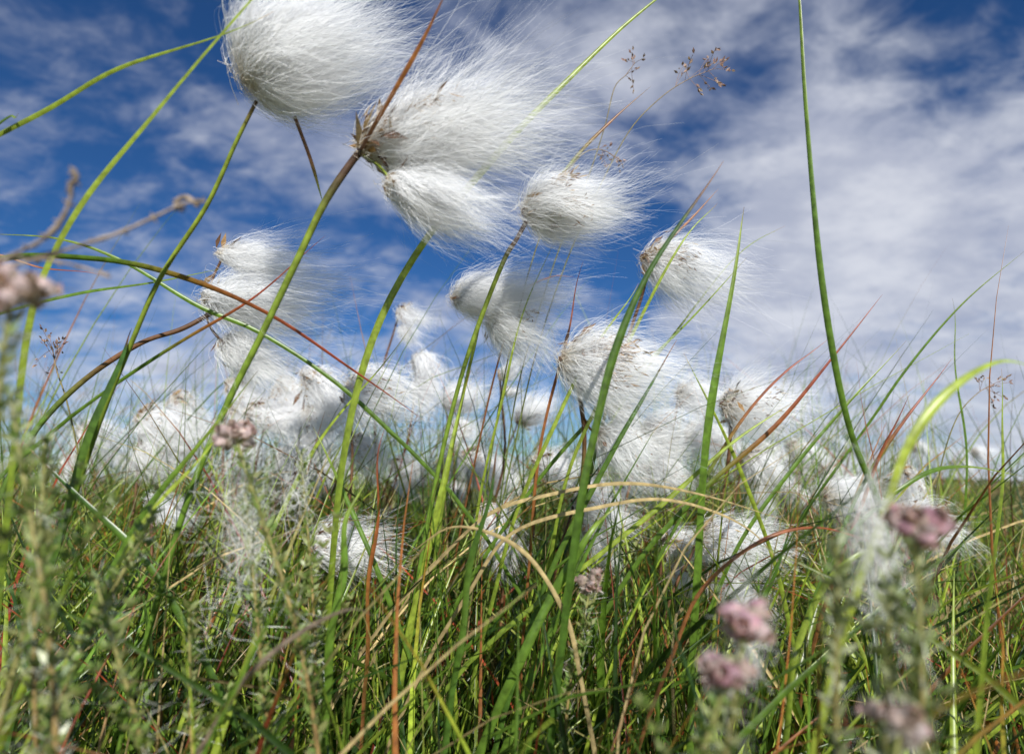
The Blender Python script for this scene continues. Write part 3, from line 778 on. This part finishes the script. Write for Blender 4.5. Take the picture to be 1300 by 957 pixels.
W_ = bpy.data.worlds.new('World'); SC.world = W_; W_.use_nodes = True
nt = W_.node_tree; nt.nodes.clear(); N = nt.nodes.new; L = nt.links.new
out = N('ShaderNodeOutputWorld'); bg = N('ShaderNodeBackground'); bg.inputs[1].default_value = .12
sky = N('ShaderNodeTexSky'); sky.sky_type = 'NISHITA'; sky.sun_disc = False
sky.sun_elevation = el; sky.sun_rotation = rot; sky.air_density = 1.0; sky.dust_density = .3; sky.ozone_density = 2.0
def math_(op, a, b=None, clamp=False):
    n_ = N('ShaderNodeMath'); n_.operation = op; n_.use_clamp = clamp
    for i_, v_ in enumerate((a, b)):
        if v_ is None: continue
        if isinstance(v_, (int, float)): n_.inputs[i_].default_value = v_
        else: L(v_, n_.inputs[i_])
    return n_.outputs[0]
def mrange(v_, a, b, c, d_, smooth=True):
    n_ = N('ShaderNodeMapRange'); n_.interpolation_type = 'SMOOTHSTEP' if smooth else 'LINEAR'
    L(v_, n_.inputs[0])
    for i_, q in enumerate((a, b, c, d_)): n_.inputs[i_ + 1].default_value = q
    return n_.outputs[0]
tc = N('ShaderNodeTexCoord'); sp = N('ShaderNodeSeparateXYZ'); L(tc.outputs['Generated'], sp.inputs[0])
zc = math_('MAXIMUM', sp.outputs[2], 0.0)
inv = math_('DIVIDE', 1.0, math_('ADD', zc, .26))
cb = N('ShaderNodeCombineXYZ'); L(math_('MULTIPLY', sp.outputs[0], inv), cb.inputs[0]); L(math_('MULTIPLY', sp.outputs[1], inv), cb.inputs[1])
mp = N('ShaderNodeMapping'); mp.inputs['Location'].default_value = (3.1, 1.7, 0); mp.inputs['Rotation'].default_value = (0, 0, math.radians(-25)); mp.inputs['Scale'].default_value = (1, 1.35, 1)
L(cb.outputs[0], mp.inputs[0])
def noise(sc, det, ro, dist=0.0):
    n_ = N('ShaderNodeTexNoise'); n_.inputs['Scale'].default_value = sc; n_.inputs['Detail'].default_value = det
    n_.inputs['Roughness'].default_value = ro; n_.inputs['Distortion'].default_value = dist
    L(mp.outputs[0], n_.inputs['Vector']); return n_.outputs['Fac']
n1 = noise(2.1, 9, .62, .35); n2 = noise(8.0, 5, .60, .6); n3 = noise(3.2, 6, .62)
den = math_('ADD', math_('MULTIPLY', n1, .62), math_('MULTIPLY', n2, .38))
for (px, py, rad, amp) in [(720, 120, 18, .09), (1150, 410, 24, .22), (1000, 300, 15, .10), (150, 190, 11, .06), (1215, 110, 10, -.07), (40, 60, 14, -.05), (270, 40, 9, .03),
                           (600, 300, 8, -.11), (820, 335, 7, -.13), (160, 330, 12, -.06), (450, 500, 24, .06), (150, 490, 14, .10), (480, 330, 9, -.07), (1080, 60, 8, .05)]:
    dv = norm(at(px, py, 1.0) - CAM)
    vm = N('ShaderNodeVectorMath'); vm.operation = 'DOT_PRODUCT'; L(tc.outputs['Generated'], vm.inputs[0]); vm.inputs[1].default_value = [float(q) for q in dv]
    den = math_('ADD', den, mrange(vm.outputs['Value'], math.cos(math.radians(rad)), 1.0, 0.0, amp))
cov = mrange(den, .42, .75, 0.0, .90)
tc_ = N('ShaderNodeMix'); tc_.data_type = 'RGBA'; L(mrange(zc, .0, .22, 0, 1), tc_.inputs[0])
tc_.inputs[6].default_value = (.46, .62, .80, 1); tc_.inputs[7].default_value = (.17, .38, .65, 1)
tint = N('ShaderNodeMix'); tint.data_type = 'RGBA'; tint.blend_type = 'MULTIPLY'; tint.inputs[0].default_value = 1
L(sky.outputs[0], tint.inputs[6]); L(tc_.outputs[2], tint.inputs[7])
cc = N('ShaderNodeMix'); cc.data_type = 'RGBA'; L(mrange(n3, .35, .68, 0, 1), cc.inputs[0])
cc.inputs[6].default_value = (3.9, 4.2, 5.2, 1); cc.inputs[7].default_value = (6.2, 6.4, 7.0, 1)
mx = N('ShaderNodeMix'); mx.data_type = 'RGBA'; L(cov, mx.inputs[0]); L(tint.outputs[2], mx.inputs[6]); L(cc.outputs[2], mx.inputs[7])
L(mx.outputs[2], bg.inputs[0]); L(bg.outputs[0], out.inputs[0])
SC.view_settings.view_transform = 'Standard'
SC.view_settings.look = 'None'
SC.view_settings.exposure = 0
